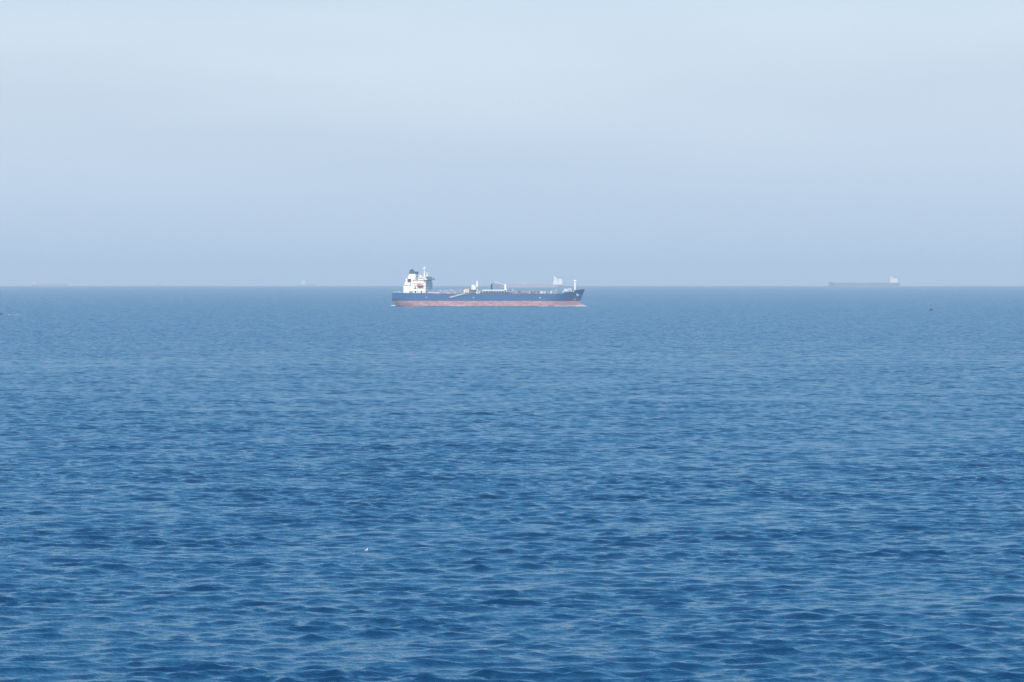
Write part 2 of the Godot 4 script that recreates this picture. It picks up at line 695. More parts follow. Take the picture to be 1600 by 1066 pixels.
func half_width(x: float, y: float, half: float, stern: float, stem: float) -> float:
	# half the hull's breadth at x and height y
	var up := clampf(y / 14.0, -0.2, 1.2)
	var entry := lerpf(36.0, 24.0, clampf(up, 0.0, 1.0))
	var u := clampf((stem - x) / entry, 0.0, 1.0)
	var b := half * (1.0 - pow(1.0 - u, lerpf(2.0, 2.6, clampf(up, 0.0, 1.0))))
	var run := lerpf(28.0, 20.0, clampf(y / 7.0, 0.0, 1.0))
	var w := clampf((x - stern) / run, 0.0, 1.0)
	var least := lerpf(0.6, 0.82, clampf(y / 7.0, 0.0, 1.0))
	return minf(b, half * (least + (1.0 - least) * (1.0 - pow(1.0 - w, 2.2))))

func hull_strip(lower: Callable, upper: Callable, half: float, stern: Callable, stem: Callable, stations := 64, levels := 5, wall := 0.0) -> ArrayMesh:
	# the shell between two heights, both sides and the stern, closed at top and bottom
	var st := SurfaceTool.new()
	st.begin(Mesh.PRIMITIVE_TRIANGLES)
	var grid := []
	for l in levels + 1:
		var star := []
		var port := []
		for s in stations + 1:
			var f := float(s) / stations
			f = 0.5 - 0.5 * cos(PI * f)
			var guess: float = lerpf(stern.call(6.0), stem.call(6.0), f)
			var y: float = lerpf(lower.call(guess), upper.call(guess), float(l) / levels)
			var x: float = lerpf(stern.call(y), stem.call(y), f)
			var b := maxf(half_width(x, y, half, stern.call(y), stem.call(y)), 0.02) - wall
			star.append(Vector3(x, y, b))
			port.append(Vector3(x, y, -b))
		port.reverse()
		grid.append(star + port)
	var n: int = grid[0].size()
	st.set_smooth_group(0)
	for l in levels:
		for i in n:
			var j := (i + 1) % n
			if j == 0: st.set_smooth_group(-1)
			quad(st, grid[l][i], grid[l + 1][i], grid[l + 1][j], grid[l][j])
	st.set_smooth_group(-1)
	for l in [0, levels]:
		for s in stations:
			var a: Vector3 = grid[l][s]
			var b: Vector3 = grid[l][s + 1]
			var c: Vector3 = grid[l][n - 2 - s]
			var d: Vector3 = grid[l][n - 1 - s]
			if l == 0: quad(st, a, b, c, d)
			else: quad(st, d, c, b, a)
	return finish(st)

func blk(parent: Node, called: String, px0: float, px1: float, py_top: float, py_bottom: float, z0: float, z1: float, mat: String, bev := 0.25) -> MeshInstance3D:
	# a block whose starboard face (at z1) shows from px0 to px1
	var lo := Vector3(tx(px0, z1), ty(py_bottom), z0)
	var hi := Vector3(tx(px1, z1), ty(py_top), z1)
	return part(called, box(lo, hi, bev), M[mat], parent)

func rail(parent: Node, a: Vector3, b: Vector3, high := 1.1, mat := "plain_white", gap := 3.0, thick := 0.035):
	var st := flat()
	for k in 3: add_tube(st, a + Vector3.UP * high * (k + 1) / 3.0, b + Vector3.UP * high * (k + 1) / 3.0, thick, thick, 4)
	var posts := maxi(1, int(a.distance_to(b) / gap))
	for k in posts + 1:
		var p := a.lerp(b, float(k) / posts)
		add_tube(st, p, p + Vector3.UP * high, thick, thick, 4)
	part("railing", finish(st), M[mat], parent)

func build_tanker():
	var t := base("tanker", on_sea(MID_PX, TANKER_AWAY), -TURN)
	tag(t, "large blue tanker with red lower hull and white superstructure, nearest ship", "ship")
	var half := 16.0
	var xs := tx(612.5, 13.0)
	var xb := tx(914.3, 0.0)
	var stem := func(y): return xb - 4.3 + 4.3 * pow(clampf((y - 5.0) / 11.0, 0.0, 1.0), 1.1)
	var stern := func(y): return xs + 3.8 * pow(clampf((5.6 - y) / 5.6, 0.0, 1.3), 1.2)
	var deck_line := [[612.0, 457.4], [670.0, 457.6], [690.0, 458.6], [872.0, 458.9], [877.0, 458.7], [882.5, 455.5], [898.0, 452.2], [901.0, 451.8], [916.0, 451.2]]
	var top := func(x):
		var y := 0.0
		for k in deck_line.size() - 1:
			var a: float = tx(deck_line[k][0], 11.0)
			var b: float = tx(deck_line[k + 1][0], 11.0)
			if k == 0 and x < a: return ty(deck_line[0][1])
			if x >= a: y = lerpf(ty(deck_line[k][1]), ty(deck_line[k + 1][1]), clampf((x - a) / (b - a), 0.0, 1.0))
		return y
	var boot := ty(469.8)
	part("hull_bottom", hull_strip(func(_x): return -3.0, func(_x): return boot, half, stern, stem), M.bottom, t)
	part("hull_topsides", hull_strip(func(_x): return boot, func(x): return top.call(x), half, stern, stem, 90, 6), M.topsides, t)
	# deck laid a little above the closed shell top
	var bulb := []
	for k in 9:
		var f := k / 8.0
		var ring := []
		var rad := sqrt(maxf(0.0, 1.0 - f * f)) * 1.9 + 0.03
		for i in 12:
			var a := TAU * i / 12
			ring.append(Vector3(xb - 7.0 + f * 6.6, 0.6 + sin(a) * rad * 0.95, cos(a) * rad))
		bulb.append(ring)
	part("bulbous_bow", loft(bulb), M.bottom, t)
	part("main_deck", box(Vector3(tx(672, 14.5), ty(458.9), -14.6), Vector3(tx(868, 14.5), ty(458.4), 14.6)), M.deck, t)

	# superstructure
	var dk := 458.2
	blk(t, "engine_casing", 630.0, 641.8, 445.6, dk, -10.0, 10.5, "white")
	blk(t, "casing_upper_deck", 631.8, 641.2, 441.0, 445.6, -8.0, 9.5, "white")
	blk(t, "deck_edge", 631.0, 641.6, 445.3, 446.0, -10.3, 10.8, "grey", 0.05)
	blk(t, "ventilator_house", 633.2, 636.6, 435.2, 441.0, 2.0, 9.0, "white")
	blk(t, "louvre", 636.9, 641.0, 435.6, 441.0, -3.0, 8.6, "dark_blue")
	blk(t, "louvre_surround", 636.6, 641.4, 434.4, 435.6, -4.0, 8.9, "white", 0.1)
	# funnel: tapering white trunk with a dark top
	var fz := 6.5
	var fl := func(a0: float, a1: float, py: float, w: float):
		var y := ty(py)
		var x0 := tx(a0, fz)
		var x1 := tx(a1, fz)
		return [Vector3(x0 + 0.8, y, -w), Vector3(x1 - 0.8, y, -w), Vector3(x1, y, -w + 1.0), Vector3(x1, y, w - 1.0), Vector3(x1 - 0.8, y, w), Vector3(x0 + 0.8, y, w), Vector3(x0, y, w - 1.0), Vector3(x0, y, -w + 1.0)]
	var st := flat()
	rings_to(st, [fl.call(641.2, 648.6, 458.0, fz), fl.call(641.0, 648.6, 436.0, fz), fl.call(636.2, 648.8, 434.4, fz), fl.call(638.2, 648.8, 427.8, 5.8)], true)
	part("funnel", finish(st), M.white, t)
	st = flat()
	rings_to(st, [fl.call(638.0, 649.1, 427.8, 6.0), fl.call(639.2, 649.1, 424.2, 5.6)], true)
	part("funnel_top", finish(st), M.dark_blue, t)
	for e in [[641.2, 1.5, 421.8], [643.0, -1.0, 420.6], [645.2, 1.2, 420.2], [646.6, -1.6, 422.2]]:
		var x := tx(e[0], e[1])
		part("exhaust_pipe", tube(Vector3(x, ty(424.5), e[1]), Vector3(x - 0.5, ty(e[2]), e[1]), 0.55), M.dark_blue, t)
	blk(t, "stair_tower", 641.9, 645.0, 436.5, dk, -6.0, 9.8, "white")
	# accommodation block, deck by deck, so that the deck edges catch light
	var levels := [dk, 454.0, 449.8, 445.6, 441.3, 437.0]
	for k in 5:
		var ins := 0.0 if k < 4 else 0.5
		var a := blk(t, "accommodation_deck", 645.2 + ins, 665.0 - ins * 0.5, levels[k + 1], levels[k] - 0.02, -15.0 + 1.5 * ins, 13.4 - ins, "white", 0.12)
		blk(a, "deck_edge", 645.0, 665.4, levels[k + 1] - 0.18, levels[k + 1] + 0.14, -15.3, 13.75, "white", 0.03)
		for w in 7:
			var px: float = 647.3 + w * 2.55
			var y := ty(levels[k]) + 1.35
			if k < 3 and px > 650.5 and px < 662 and k > 1: continue
			part("porthole", box(Vector3(tx(px, 13.4) - 0.28, y, 13.3 - ins), Vector3(tx(px, 13.4) + 0.28, y + 0.62, 13.44 - ins)), M.glass, a)
		for w in 9:
			var z := -13.0 + w * 2.9
			var x := tx(665.0 - ins * 0.5, 13.4 - ins)
			part("porthole", box(Vector3(x - 0.1, ty(levels[k]) + 1.3, z), Vector3(x + 0.04, ty(levels[k]) + 2.0, z + 0.6)), M.glass, a)
	for d in [[640.4, 456.6, 10.5], [648.8, 449.6, 13.4], [658.2, 456.0, 13.4], [649.2, 456.4, 13.4], [643.4, 456.8, 9.8]]:
		var x := tx(d[0], d[2])
		part("doorway", box(Vector3(x - 0.55, ty(d[1]) - 1.1, d[2] - 0.1), Vector3(x + 0.55, ty(d[1]) + 1.1, d[2] + 0.05)), M.black, t)
	# wheelhouse with its windows and the wings that reach across the beam
	var wh := blk(t, "wheelhouse", 653.6, 665.2, 432.2, 437.0, -13.0, 12.4, "white", 0.15)
	for w in 8:
		var px: float = 655.0 + w * 1.2
		part("window_pane", box(Vector3(tx(px, 12.4) - 0.31, ty(435.4), 12.3), Vector3(tx(px, 12.4) + 0.31, ty(434.0), 12.45)), M.glass, wh)
	for w in 14:
		var z := -12.2 + w * 1.72
		part("window_pane", box(Vector3(tx(665.2, 12.4) - 0.1, ty(435.3), z), Vector3(tx(665.2, 12.4) + 0.05, ty(433.9), z + 1.4)), M.glass, wh)
	blk(wh, "roof_edge", 653.2, 665.8, 431.8, 432.3, -13.4, 12.8, "white", 0.05)
	blk(t, "bridge_wing", 661.0, 667.5, 436.6, 437.3, -16.0, 15.6, "pale_grey", 0.05)
	blk(t, "bridge_wing_bulwark", 661.0, 667.5, 435.2, 436.6, 15.3, 15.6, "white", 0.03)
	st = flat()
	var bx := tx(667.5, 15.6)
	add_box(st, Vector3(bx - 0.2, ty(436.6), -16.0), Vector3(bx, ty(434.9), 15.3))
	part("bridge_front_bulwark", finish(st), M.pale_grey, t)
	# masts and scanners above the wheelhouse
	var mast := part("radar_mast", tube(Vector3(tx(663.0, 1), ty(432.2), 1), Vector3(tx(663.0, 1), ty(420.2), 1), 0.75, 0.4), M.plain_white, t)
	part("scanner_platform", box(Vector3(tx(660.8, 1), ty(420.6), -0.8), Vector3(tx(665.2, 1), ty(419.8), 2.8), 0.1), M.plain_white, mast)
	part("scanner", box(Vector3(tx(661.2, 1), ty(418.6), 0.6), Vector3(tx(664.8, 1), ty(417.7), 1.4), 0.1), M.plain_white, mast)
	part("topmast", tube(Vector3(tx(663.0, 1), ty(420.0), 1), Vector3(tx(663.0, 1), ty(414.6), 1), 0.22, 0.1), M.plain_white, mast)
	var m2 := part("signal_mast", tube(Vector3(tx(667.2, -4), ty(432.2), -4), Vector3(tx(667.0, -4), ty(425.2), -4), 0.5, 0.25), M.plain_white, t)
	part("yard", tube(Vector3(tx(665.6, -4), ty(427.2), -4), Vector3(tx(669.0, -4), ty(427.2), -4), 0.14), M.plain_white, m2)
	part("satellite_dome", dome(0.9), M.plain_white, t, Vector3(tx(657.0, 3), ty(431.0), 3))
	part("signal_mast", tube(Vector3(tx(671.0, -12), ty(432.2), -12), Vector3(tx(671.0, -12), ty(425.4), -12), 0.22, 0.12), M.pale_grey, t)
	for px in [655.2, 659.6]: part("aerial", tube(Vector3(tx(px, 5), ty(432.0), 5), Vector3(tx(px, 5), ty(427.8), 5), 0.1, 0.05), M.plain_white, t)
	# stern gear
	rail(t, Vector3(tx(613.5, 12.5), ty(457.4), 12.5), Vector3(tx(629.5, 14), ty(457.4), 14))
	for e in [[616.0, 1.3], [619.8, 1.7], [624.2, 1.9], [627.6, 1.4]]:
		var x := tx(e[0], 8)
		part("mooring_winch", box(Vector3(x - 0.9, ty(457.6), 6.0), Vector3(x + 0.9, ty(457.6) + e[1], 9.0), 0.3), M.grey, t)
	# poop bulwark strip and rails beside the house
	rail(t, Vector3(tx(667, 15.2), ty(457.6), 15.2), Vector3(tx(688, 15.4), ty(458.4), 15.4), 1.2, "plain_white", 2.0, 0.06)
	blk(t, "bulwark", 672.5, 686.5, 457.1, 458.6, 15.2, 15.5, "pale_grey", 0.02)
	# deck: pipes, vents, supports
	for z in [-7.0, -4.5, -3.2, -1.8, 0.4, 2.0, 3.6, 7.5]:
		var y: float = ty(456.6) + 0.25 * sin(z * 3.0)
		part("deck_pipe", tube(Vector3(tx(670, z), y, z), Vector3(tx(866, z), y, z), 0.4, 0.4, 6), M.rust if int(z * 10.0) % 4 == 0 else M.pipe, t)
	var rng := RandomNumberGenerator.new()
	rng.seed = 77
	for k in 30:
		var px := 672.0 + k * 6.6
		var x := tx(px, 0)
		st = flat()
		add_box(st, Vector3(x - 0.2, ty(458.5), -8.0), Vector3(x + 0.2, ty(456.5) - 0.1, 8.4))
		part("pipe_support", finish(st), M.grey, t)
	for z in [9.0, 10.4]:
		for k in 5:
			var a := 672.0 + k * 39.0
			part("deck_pipe", tube(Vector3(tx(a, z), ty(457.2) + 0.3 * k, z), Vector3(tx(a + 33.0, z), ty(457.2) + 0.3 * k, z), 0.3, 0.3, 6), M.rust if k % 2 == 0 else M.grey, t)
	# raised catwalk along the middle
	var cat := part("catwalk", box(Vector3(tx(668, 5.4), ty(454.8), 4.6), Vector3(tx(756, 5.4), ty(454.4), 6.2)), M.grey, t)
	rail(cat, Vector3(tx(668, 6.2), ty(454.4), 6.2), Vector3(tx(756, 6.2), ty(454.4), 6.2), 1.1, "pale_grey", 4.0, 0.05)
	for k in 14: part("catwalk_post", tube(Vector3(tx(669 + k * 6.6, 5.4), ty(458.5), 5.4), Vector3(tx(669 + k * 6.6, 5.4), ty(454.8), 5.4), 0.18, 0.18, 5), M.grey, cat)
	for k in 64:
		var px := rng.randf_range(672, 872)
		if px > 722 and px < 795: continue
		var z := rng.randf_range(6.0, 13.0)
		var high := rng.randf_range(1.2, 3.4)
		var x := tx(px, z)
		var v := part("tank_vent", tube(Vector3(x, ty(458.5), z), Vector3(x, ty(458.5) + high, z), 0.22, 0.22, 6), M[["pale_grey", "grey", "pipe", "rust"][k % 4]], t)
		part("vent_cap", tube(Vector3(x, ty(458.5) + high, z), Vector3(x, ty(458.5) + high + 0.5, z), 0.5, 0.4, 6), M[["pale_grey", "grey", "pipe", "plain_white"][(k * 3) % 4]], v)
	for k in 56:
		var px := rng.randf_range(668, 730) if k < 28 else rng.randf_range(796, 872)
		var z := rng.randf_range(8.0, 13.0)
		var x := tx(px, z)
		var w := rng.randf_range(0.3, 1.5)
		part("deck_fitting", box(Vector3(x - w, ty(458.5), z - 0.8), Vector3(x + w, ty(458.5) + rng.randf_range(0.6, 2.9), z + 0.8), 0.12), M[["pipe", "grey", "rust", "pale_grey", "dark_blue"][k % 5]], t)
	for a in [[690, 724], [796, 832], [833, 874]]:
		rail(t, Vector3(tx(a[0], 15.4), ty(458.5), 15.4), Vector3(tx(a[1], 15.4), ty(458.6), 15.4), 1.1, "pale_grey", 2.5, 0.05)
	# gangway let down along the side
	var g0 := Vector3(tx(703.0, 16.6), ty(464.6), 16.7)
	var g1 := Vector3(tx(726.5, 16.6), ty(458.4), 16.7)
	var gang := part("gangway", tube(g0, g1, 0.42, 0.42, 4), M.plain_white, t)
	st = flat()
	add_tube(st, g0 + Vector3(0, 1.0, 0.3), g1 + Vector3(0, 1.0, 0.3), 0.07, 0.07, 4)
	for k in 12:
		var p := g0.lerp(g1, k / 11.0) + Vector3(0, 0, 0.3)
		add_tube(st, p, p + Vector3.UP, 0.05, 0.05, 4)
	part("handrail", finish(st), M.pale_grey, gang)
	part("landing", box(g0 + Vector3(-1.2, -0.3, -0.6), g0 + Vector3(0.6, 0.1, 0.5)), M.grey, gang)
	# midship: store house, crane post, manifold
	blk(t, "manifold_house", 726.4, 733.0, 451.2, 458.4, 5.0, 12.0, "pink", 0.3)
	blk(t, "manifold_hatch", 724.6, 726.6, 452.2, 457.2, 6.0, 12.0, "cream", 0.2)
	blk(t, "hose_store", 736.4, 743.8, 447.2, 452.4, 2.0, 9.0, "cream", 0.3)
	blk(t, "hose_store_roof", 736.6, 741.6, 444.9, 447.2, 3.0, 8.4, "plain_white", 0.5)
	for px in [737.4, 742.8]: part("store_leg", tube(Vector3(tx(px, 8), ty(458.5), 8), Vector3(tx(px, 8), ty(452.4), 8), 0.5), M.dark_blue, t)
	part("crane_post", tube(Vector3(tx(745.6, 4), ty(458.5), 4), Vector3(tx(745.6, 4), ty(438.8), 4), 1.0, 0.75, 12), M.plain_white, t)
	blk(t, "crane_cab", 744.0, 748.2, 447.6, 450.4, 3.0, 6.0, "grey", 0.2)
	# manifold line: white drip tray on short legs
	var tray := blk(t, "manifold_tray", 754.0, 788.5, 452.6, 453.8, 6.0, 13.6, "plain_white", 0.1)
	for k in 9:
		var x := tx(755.0 + k * 4.1, 13.2)
		part("tray_leg", tube(Vector3(x, ty(458.5), 13.2), Vector3(x, ty(453.7), 13.2), 0.28, 0.28, 5), M.pale_grey, tray)
	for k in 7:
		var x := tx(757.5 + k * 4.1, 14.0)
		part("manifold_pipe", tube(Vector3(x, ty(455.6), 2.0), Vector3(x, ty(455.6), 14.2), 0.36, 0.36, 8), M[["pipe", "grey"][k % 2]], t)
	for px in [744.6, 746.8, 749.6]: part("bollard", tube(Vector3(tx(px, 14), ty(458.5), 14), Vector3(tx(px, 14), ty(454.6), 14), 0.35, 0.35, 6), M.plain_white, t)
	part("vent_mast", tube(Vector3(tx(789.8, 4), ty(458.5), 4), Vector3(tx(789.8, 4), ty(443.9), 4), 0.95, 0.95, 12), M.plain_white, t)
	part("mast_foot", box(Vector3(tx(787.8, 5), ty(457.0), 2.8), Vector3(tx(792.0, 5), ty(451.6), 5.2), 0.2), M.plain_white, t)
	# hose crane: dark pedestal and a bent jib resting on the mast
	part("crane_pedestal", tube(Vector3(tx(768.4, 0), ty(458.5), 0), Vector3(tx(768.2, 0), ty(443.4), 0), 1.0, 0.8, 10), M.dark_blue, t)
	var jib := part("crane_jib", tube(Vector3(tx(768.0, 0), ty(444.0), 0), Vector3(tx(772.4, 0), ty(440.4), 0), 0.5, 0.45, 8), M.grey, t)
	part("jib_end", tube(Vector3(tx(772.4, 0), ty(440.4), 0), Vector3(tx(789.0, 0), ty(445.0), 0), 0.42, 0.3, 8), M.pale_grey, jib)
	# forecastle: windlass, rails, mast, name, marks
	for e in [[883.5, 2.2], [886.5, 1.8], [889.6, 2.0], [893.0, 1.4]]:
		var x := tx(e[0], 4)
		part("windlass", box(Vector3(x - 0.9, ty(454.4), 2.5), Vector3(x + 0.9, ty(454.2) + e[1], 6.0), 0.3), M.pale_grey, t)
	for e in [[880.6, 453.2], [884.4, 451.0], [888.4, 450.2], [891.6, 449.6]]:
		var x := tx(e[0], 3)
		part("forecastle_post", tube(Vector3(x, ty(457), 3), Vector3(x, ty(e[1]), 3), 0.25, 0.25, 5), M.plain_white, t)
	rail(t, Vector3(tx(878.5, 9), ty(456.0), 9), Vector3(tx(892, 7), ty(452.2), 7), 1.2, "plain_white", 2.0, 0.06)
	var fm := part("foremast", tube(Vector3(tx(898.6, 0), ty(452.5), 0), Vector3(tx(898.6, 0), ty(437.6), 0), 0.85, 0.65, 10), M.plain_white, t)
	part("masthead_platform", box(Vector3(tx(896.9, 0), ty(439.4), -1.2), Vector3(tx(901.0, 0), ty(437.4), 1.2), 0.3), M.plain_white, fm)
	part("masthead_light", tube(Vector3(tx(898.8, 0), ty(437.4), 0), Vector3(tx(898.8, 0), ty(436.2), 0), 0.3), M.grey, fm)
	# lettering of the name, too small to read: a row of white strokes on the bow flare
	var zs := func(px: float, py: float):
		var z := 10.0
		for k in 6:
			var x := tx(px, z)
			var y := ty(py)
			z = half_width(x, y, half, stern.call(y), stem.call(y))
		return Vector3(tx(px, z), ty(py), z)
	var letter := 0
	for px in [883.2, 884.6, 886.0, 887.4, 888.8, 891.4, 892.6, 893.8, 895.0, 896.2, 897.4]:
		var p: Vector3 = zs.call(px, 454.9)
		var q: Vector3 = zs.call(px + 0.9, 454.9)
		st = flat()
		var dirv := (q - p)
		var outv := Vector3(-dirv.z, 0, dirv.x).normalized()
		if outv.z < 0: outv = -outv
		p += outv * 0.07
		q += outv * 0.07
		var hh := Vector3.UP * 0.5
		add_tube(st, p - hh, p + hh, 0.11, 0.11, 4)
		if letter % 3 != 1: add_tube(st, q - hh, q + hh, 0.11, 0.11, 4)
		if letter % 2 == 0: add_tube(st, p + hh, q + hh * (1.0 if letter % 4 else -1.0), 0.1, 0.1, 4)
		else: add_tube(st, p - hh * 0.9, q - hh * 0.9, 0.1, 0.1, 4)
		part("name_letter", finish(st), M.plain_white, t)
		letter += 1
	var mark := func(called: String, pts: Array, mat: String):
		var s2 := flat()
		var c := Vector3.ZERO
		var ps := []
		for p in pts:
			var v: Vector3 = zs.call(p[0], p[1])
			v += Vector3(0.05, 0, 0.1)
			ps.append(v)
			c += v / pts.size()
		for i in ps.size():
			for v in [c, ps[i], ps[(i + 1) % ps.size()]]: s2.add_vertex(v)
			for v in [c, ps[(i + 1) % ps.size()], ps[i]]: s2.add_vertex(v - Vector3(0.02, 0, 0.06))
		part(called, finish(s2), M[mat], t)
	mark.call("bow_emblem", [[900.0, 457.6], [902.6, 458.6], [905.6, 460.4], [902.8, 461.8], [900.8, 462.8], [901.4, 460.2]], "plain_white")
	for c in [[898.4, 466.9, 1.1], [666.2, 464.2, 0.75], [739.6, 464.7, 0.75], [843.9, 465.0, 0.85]]:
		var ring := []
		for i in 10: ring.append([c[0] + cos(TAU * i / 10) * c[2], c[1] + sin(TAU * i / 10) * c[2]])
		mark.call("hull_mark", ring, "pale_grey" if c[0] > 890 else "plain_white")
	for k in 4: mark.call("draught_mark", [[694.9, 471.0 + k], [695.7, 471.0 + k], [695.7, 471.6 + k], [694.9, 471.6 + k]], "plain_white")
	# the lifeboat hangs in its davits on the starboard side: a thing of its own
	var lb := base("lifeboat", t.position, -TURN)
	tag(lb, "red enclosed lifeboat hanging on the white superstructure of the blue tanker", "lifeboat")
	var secs := []
	for k in 13:
		var f := k / 12.0
		var x := lerpf(tx(651.2, 15.2), tx(661.4, 15.2), f)
		var fat := pow(maxf(0.02, sin(PI * clampf(f, 0.02, 0.98))), 0.45)
		var ring := []
		for i in 14:
			var a := TAU * i / 14
			ring.append(Vector3(x, ty(446.0) + sin(a) * 1.35 * fat * (1.0 if sin(a) > 0 else 0.9), 15.2 + cos(a) * 1.45 * fat))
		secs.append(ring)
	part("boat_shell", loft(secs), M.lifeboat, lb)
	part("boat_canopy", box(Vector3(tx(652.2, 15.2), ty(444.8), 14.4), Vector3(tx(655.4, 15.2), ty(443.0), 16.0), 0.4), M.lifeboat, lb)
	part("fender_strake", box(Vector3(tx(652.0, 16.5), ty(446.4), 14.0), Vector3(tx(660.6, 16.5), ty(446.0), 16.62), 0.05), M.pink, lb)
	for px in [652.4, 660.2]:
		st = flat()
		add_tube(st, Vector3(tx(px, 13.4), ty(449.5), 13.4), Vector3(tx(px, 13.4), ty(442.4), 13.9), 0.25, 0.25, 5)
		add_tube(st, Vector3(tx(px, 13.4), ty(442.4), 13.9), Vector3(tx(px, 13.4), ty(442.0), 15.3), 0.22, 0.22, 5)
		part("davit", finish(st), M.plain_white, t)
	# broken water along the hull
	foam_run("bow_wave", "white bow wave running along the blue tanker's red waterline", t, [[842, 16.9, 0.4, 0.35], [868, 16.8, 0.6, 0.5], [884, 15.2, 0.7, 0.6], [898, 10.0, 0.8, 0.7], [906, 5.5, 1.0, 0.6], [912, 3.4, 1.1, 0.7], [918.5, 5.0, 0.7, 0.3]], 150, 9)
	foam_run("wash_foam", "pale streak of foam at the middle of the blue tanker's waterline", t, [[699, 17.4, 0.4, 0.2], [712, 17.2, 0.6, 0.45], [726, 17.2, 0.6, 0.4], [736, 17.4, 0.4, 0.2]], 110, 10)
	foam_run("stern_wash", "white patch of churned water behind the blue tanker's stern", t, [[609.5, 8.0, 0.4, 0.2], [613.0, 7.0, 0.8, 0.5], [617.5, 6.0, 1.0, 0.8]], 70, 11)

func dome(rad: float) -> ArrayMesh:
	var rings := []
	for k in 7:
		var el := lerpf(-0.9, PI / 2, k / 6.0)
		var ring := []
		for i in 12: ring.append(Vector3(cos(TAU * i / 12) * cos(el) * rad, sin(el) * rad, sin(TAU * i / 12) * cos(el) * rad))
		rings.append(ring)
	var st := SurfaceTool.new()
	st.begin(Mesh.PRIMITIVE_TRIANGLES)
	st.set_smooth_group(0)
	rings_to(st, rings)
	return finish(st)

func add_lump(st: SurfaceTool, at: Vector3, size: Vector3, rng: RandomNumberGenerator):
	# a small uneven clot of foam
	var n := 6
	var turn := rng.randf() * TAU
	var ring := []
	for i in n:
		var a := TAU * i / n + turn
		var r := rng.randf_range(0.7, 1.2)
		ring.append(at + Vector3(cos(a) * size.x * r, 0, sin(a) * size.z * r))
	var top := at + Vector3(rng.randf_range(-0.2, 0.2) * size.x, size.y, 0)
	for i in n:
		for v in [top, ring[i], ring[(i + 1) % n]]: st.add_vertex(v)

func foam_run(called: String, label: String, ship: Node3D, path: Array, lumps: int, seed_: int):
	# clots of foam strewn along a line beside the ship: [seen at px, off the centre line, spread, height]
	var rng := RandomNumberGenerator.new()
	rng.seed = seed_
	var st := flat()
	for k in lumps:
		var f := rng.randf() * (path.size() - 1)
		var i := mini(int(f), path.size() - 2)
		f -= i
		var z: float = lerpf(path[i][1], path[i + 1][1], f)
		var px: float = lerpf(path[i][0], path[i + 1][0], f)
		var wide: float = lerpf(path[i][2], path[i + 1][2], f)
		var high: float = lerpf(path[i][3], path[i + 1][3], f)
		z += rng.randfn() * wide * 0.6
		add_lump(st, Vector3(tx(px, z), -0.15, z), Vector3(rng.randf_range(0.5, 1.6), rng.randf_range(0.4, 1.0) * high + 0.15, rng.randf_range(0.3, 0.8)), rng)
	var o := base(called, ship.position, ship.rotation.y)
	tag(o, label, "foam", "", "stuff")
	part("foam", finish(st), M.foam, o)

# ------------------------------------------------------------------ ships on the horizon
func far_ship(called: String, label: String, px: float, dist: float, s: Dictionary):
	# a long low ship: bow at +x before turning
	var t := base(called, on_sea(px, dist), s.turn)
	tag(t, label, "ship", "ships on the horizon")
	var half: float = s.beam / 2.0
	var fore: float = s.length / 2.0
	var stem := func(y): return fore - 5.0 + 5.0 * clampf(y / s.side, 0.0, 1.0)
	var stern := func(y): return -fore + 4.0 * clampf(1.0 - y / 6.0, 0.0, 1.2)
	var top := func(x): return s.side + s.rise * clampf((x - fore + 26.0) / 10.0, 0.0, 1.0)
	part("hull_bottom", hull_strip(func(_x): return -4.0, func(_x): return s.boot, half, stern, stem, 40, 3), M[s.low], t)
	part("hull_topsides", hull_strip(func(_x): return s.boot, func(x): return top.call(x), half, stern, stem, 40, 3), M[s.high], t)
	var x0: float = -fore + s.house[0]
	var x1: float = x0 + s.house[1]
	var high: float = s.house[2]
	var hz: float = half - 3.0
	for k in 4:
		part("accommodation_deck", box(Vector3(x0 + 0.8 * k, s.side + high * 0.2 * k, -hz), Vector3(x1 - 0.4 * k, s.side + high * 0.2 * (k + 1) - 0.02, hz - 0.4 * k), 0.2), M.white, t)
	var wh := part("wheelhouse", box(Vector3(x1 - s.house[1] * 0.55, s.side + high * 0.8, -hz + 1.0), Vector3(x1 - 1.0, s.side + high, hz - 1.0), 0.2), M.white, t)
	part("window_band", box(Vector3(x1 - s.house[1] * 0.52, s.side + high * 0.88, hz - 1.1), Vector3(x1 - 1.6, s.side + high * 0.95, hz - 0.9)), M.glass, wh)
	part("bridge_wing", box(Vector3(x1 - 5.0, s.side + high * 0.79, -half), Vector3(x1 - 1.0, s.side + high * 0.83, half), 0.1), M.white, t)
	var fx: float = x0 - s.funnel
	part("engine_casing", box(Vector3(fx - 1.0, s.side, -7.0), Vector3(x0 - 0.5, s.side + high * 0.5, 7.0), 0.2), M.white, t)
	var fn := part("funnel", box(Vector3(fx, s.side + high * 0.5, -4.5), Vector3(x0 - 1.5, s.side + high * 0.85, 4.5), 0.8), M[s.get("stack", "white")], t)
	part("funnel_top", box(Vector3(fx - 0.1, s.side + high * 0.85, -4.6), Vector3(x0 - 1.4, s.side + high * 0.97, 4.6), 0.8), M.far_dark, fn)
	part("radar_mast", tube(Vector3(x1 - 5.0, s.side + high, 0), Vector3(x1 - 5.0, s.side + high * 1.32, 0), 0.9, 0.4), M.plain_white, t)
	part("foremast", tube(Vector3(fore - 14.0, s.side + s.rise, 0), Vector3(fore - 14.0, s.side + s.rise + 11.0, 0), 0.8, 0.4), M.plain_white, t)
	for c in s.get("posts", []):
		part("crane_post", tube(Vector3(c[0], s.side, 0), Vector3(c[0], s.side + c[1], 0), 1.6, 1.2), M.plain_white, t)
	part("deck_pipes", box(Vector3(x1 + 8.0, s.side, -5.0), Vector3(fore - 34.0, s.side + 2.4, 5.0), 0.3), M[s.get("clutter", "far_grey")], t)
	return t

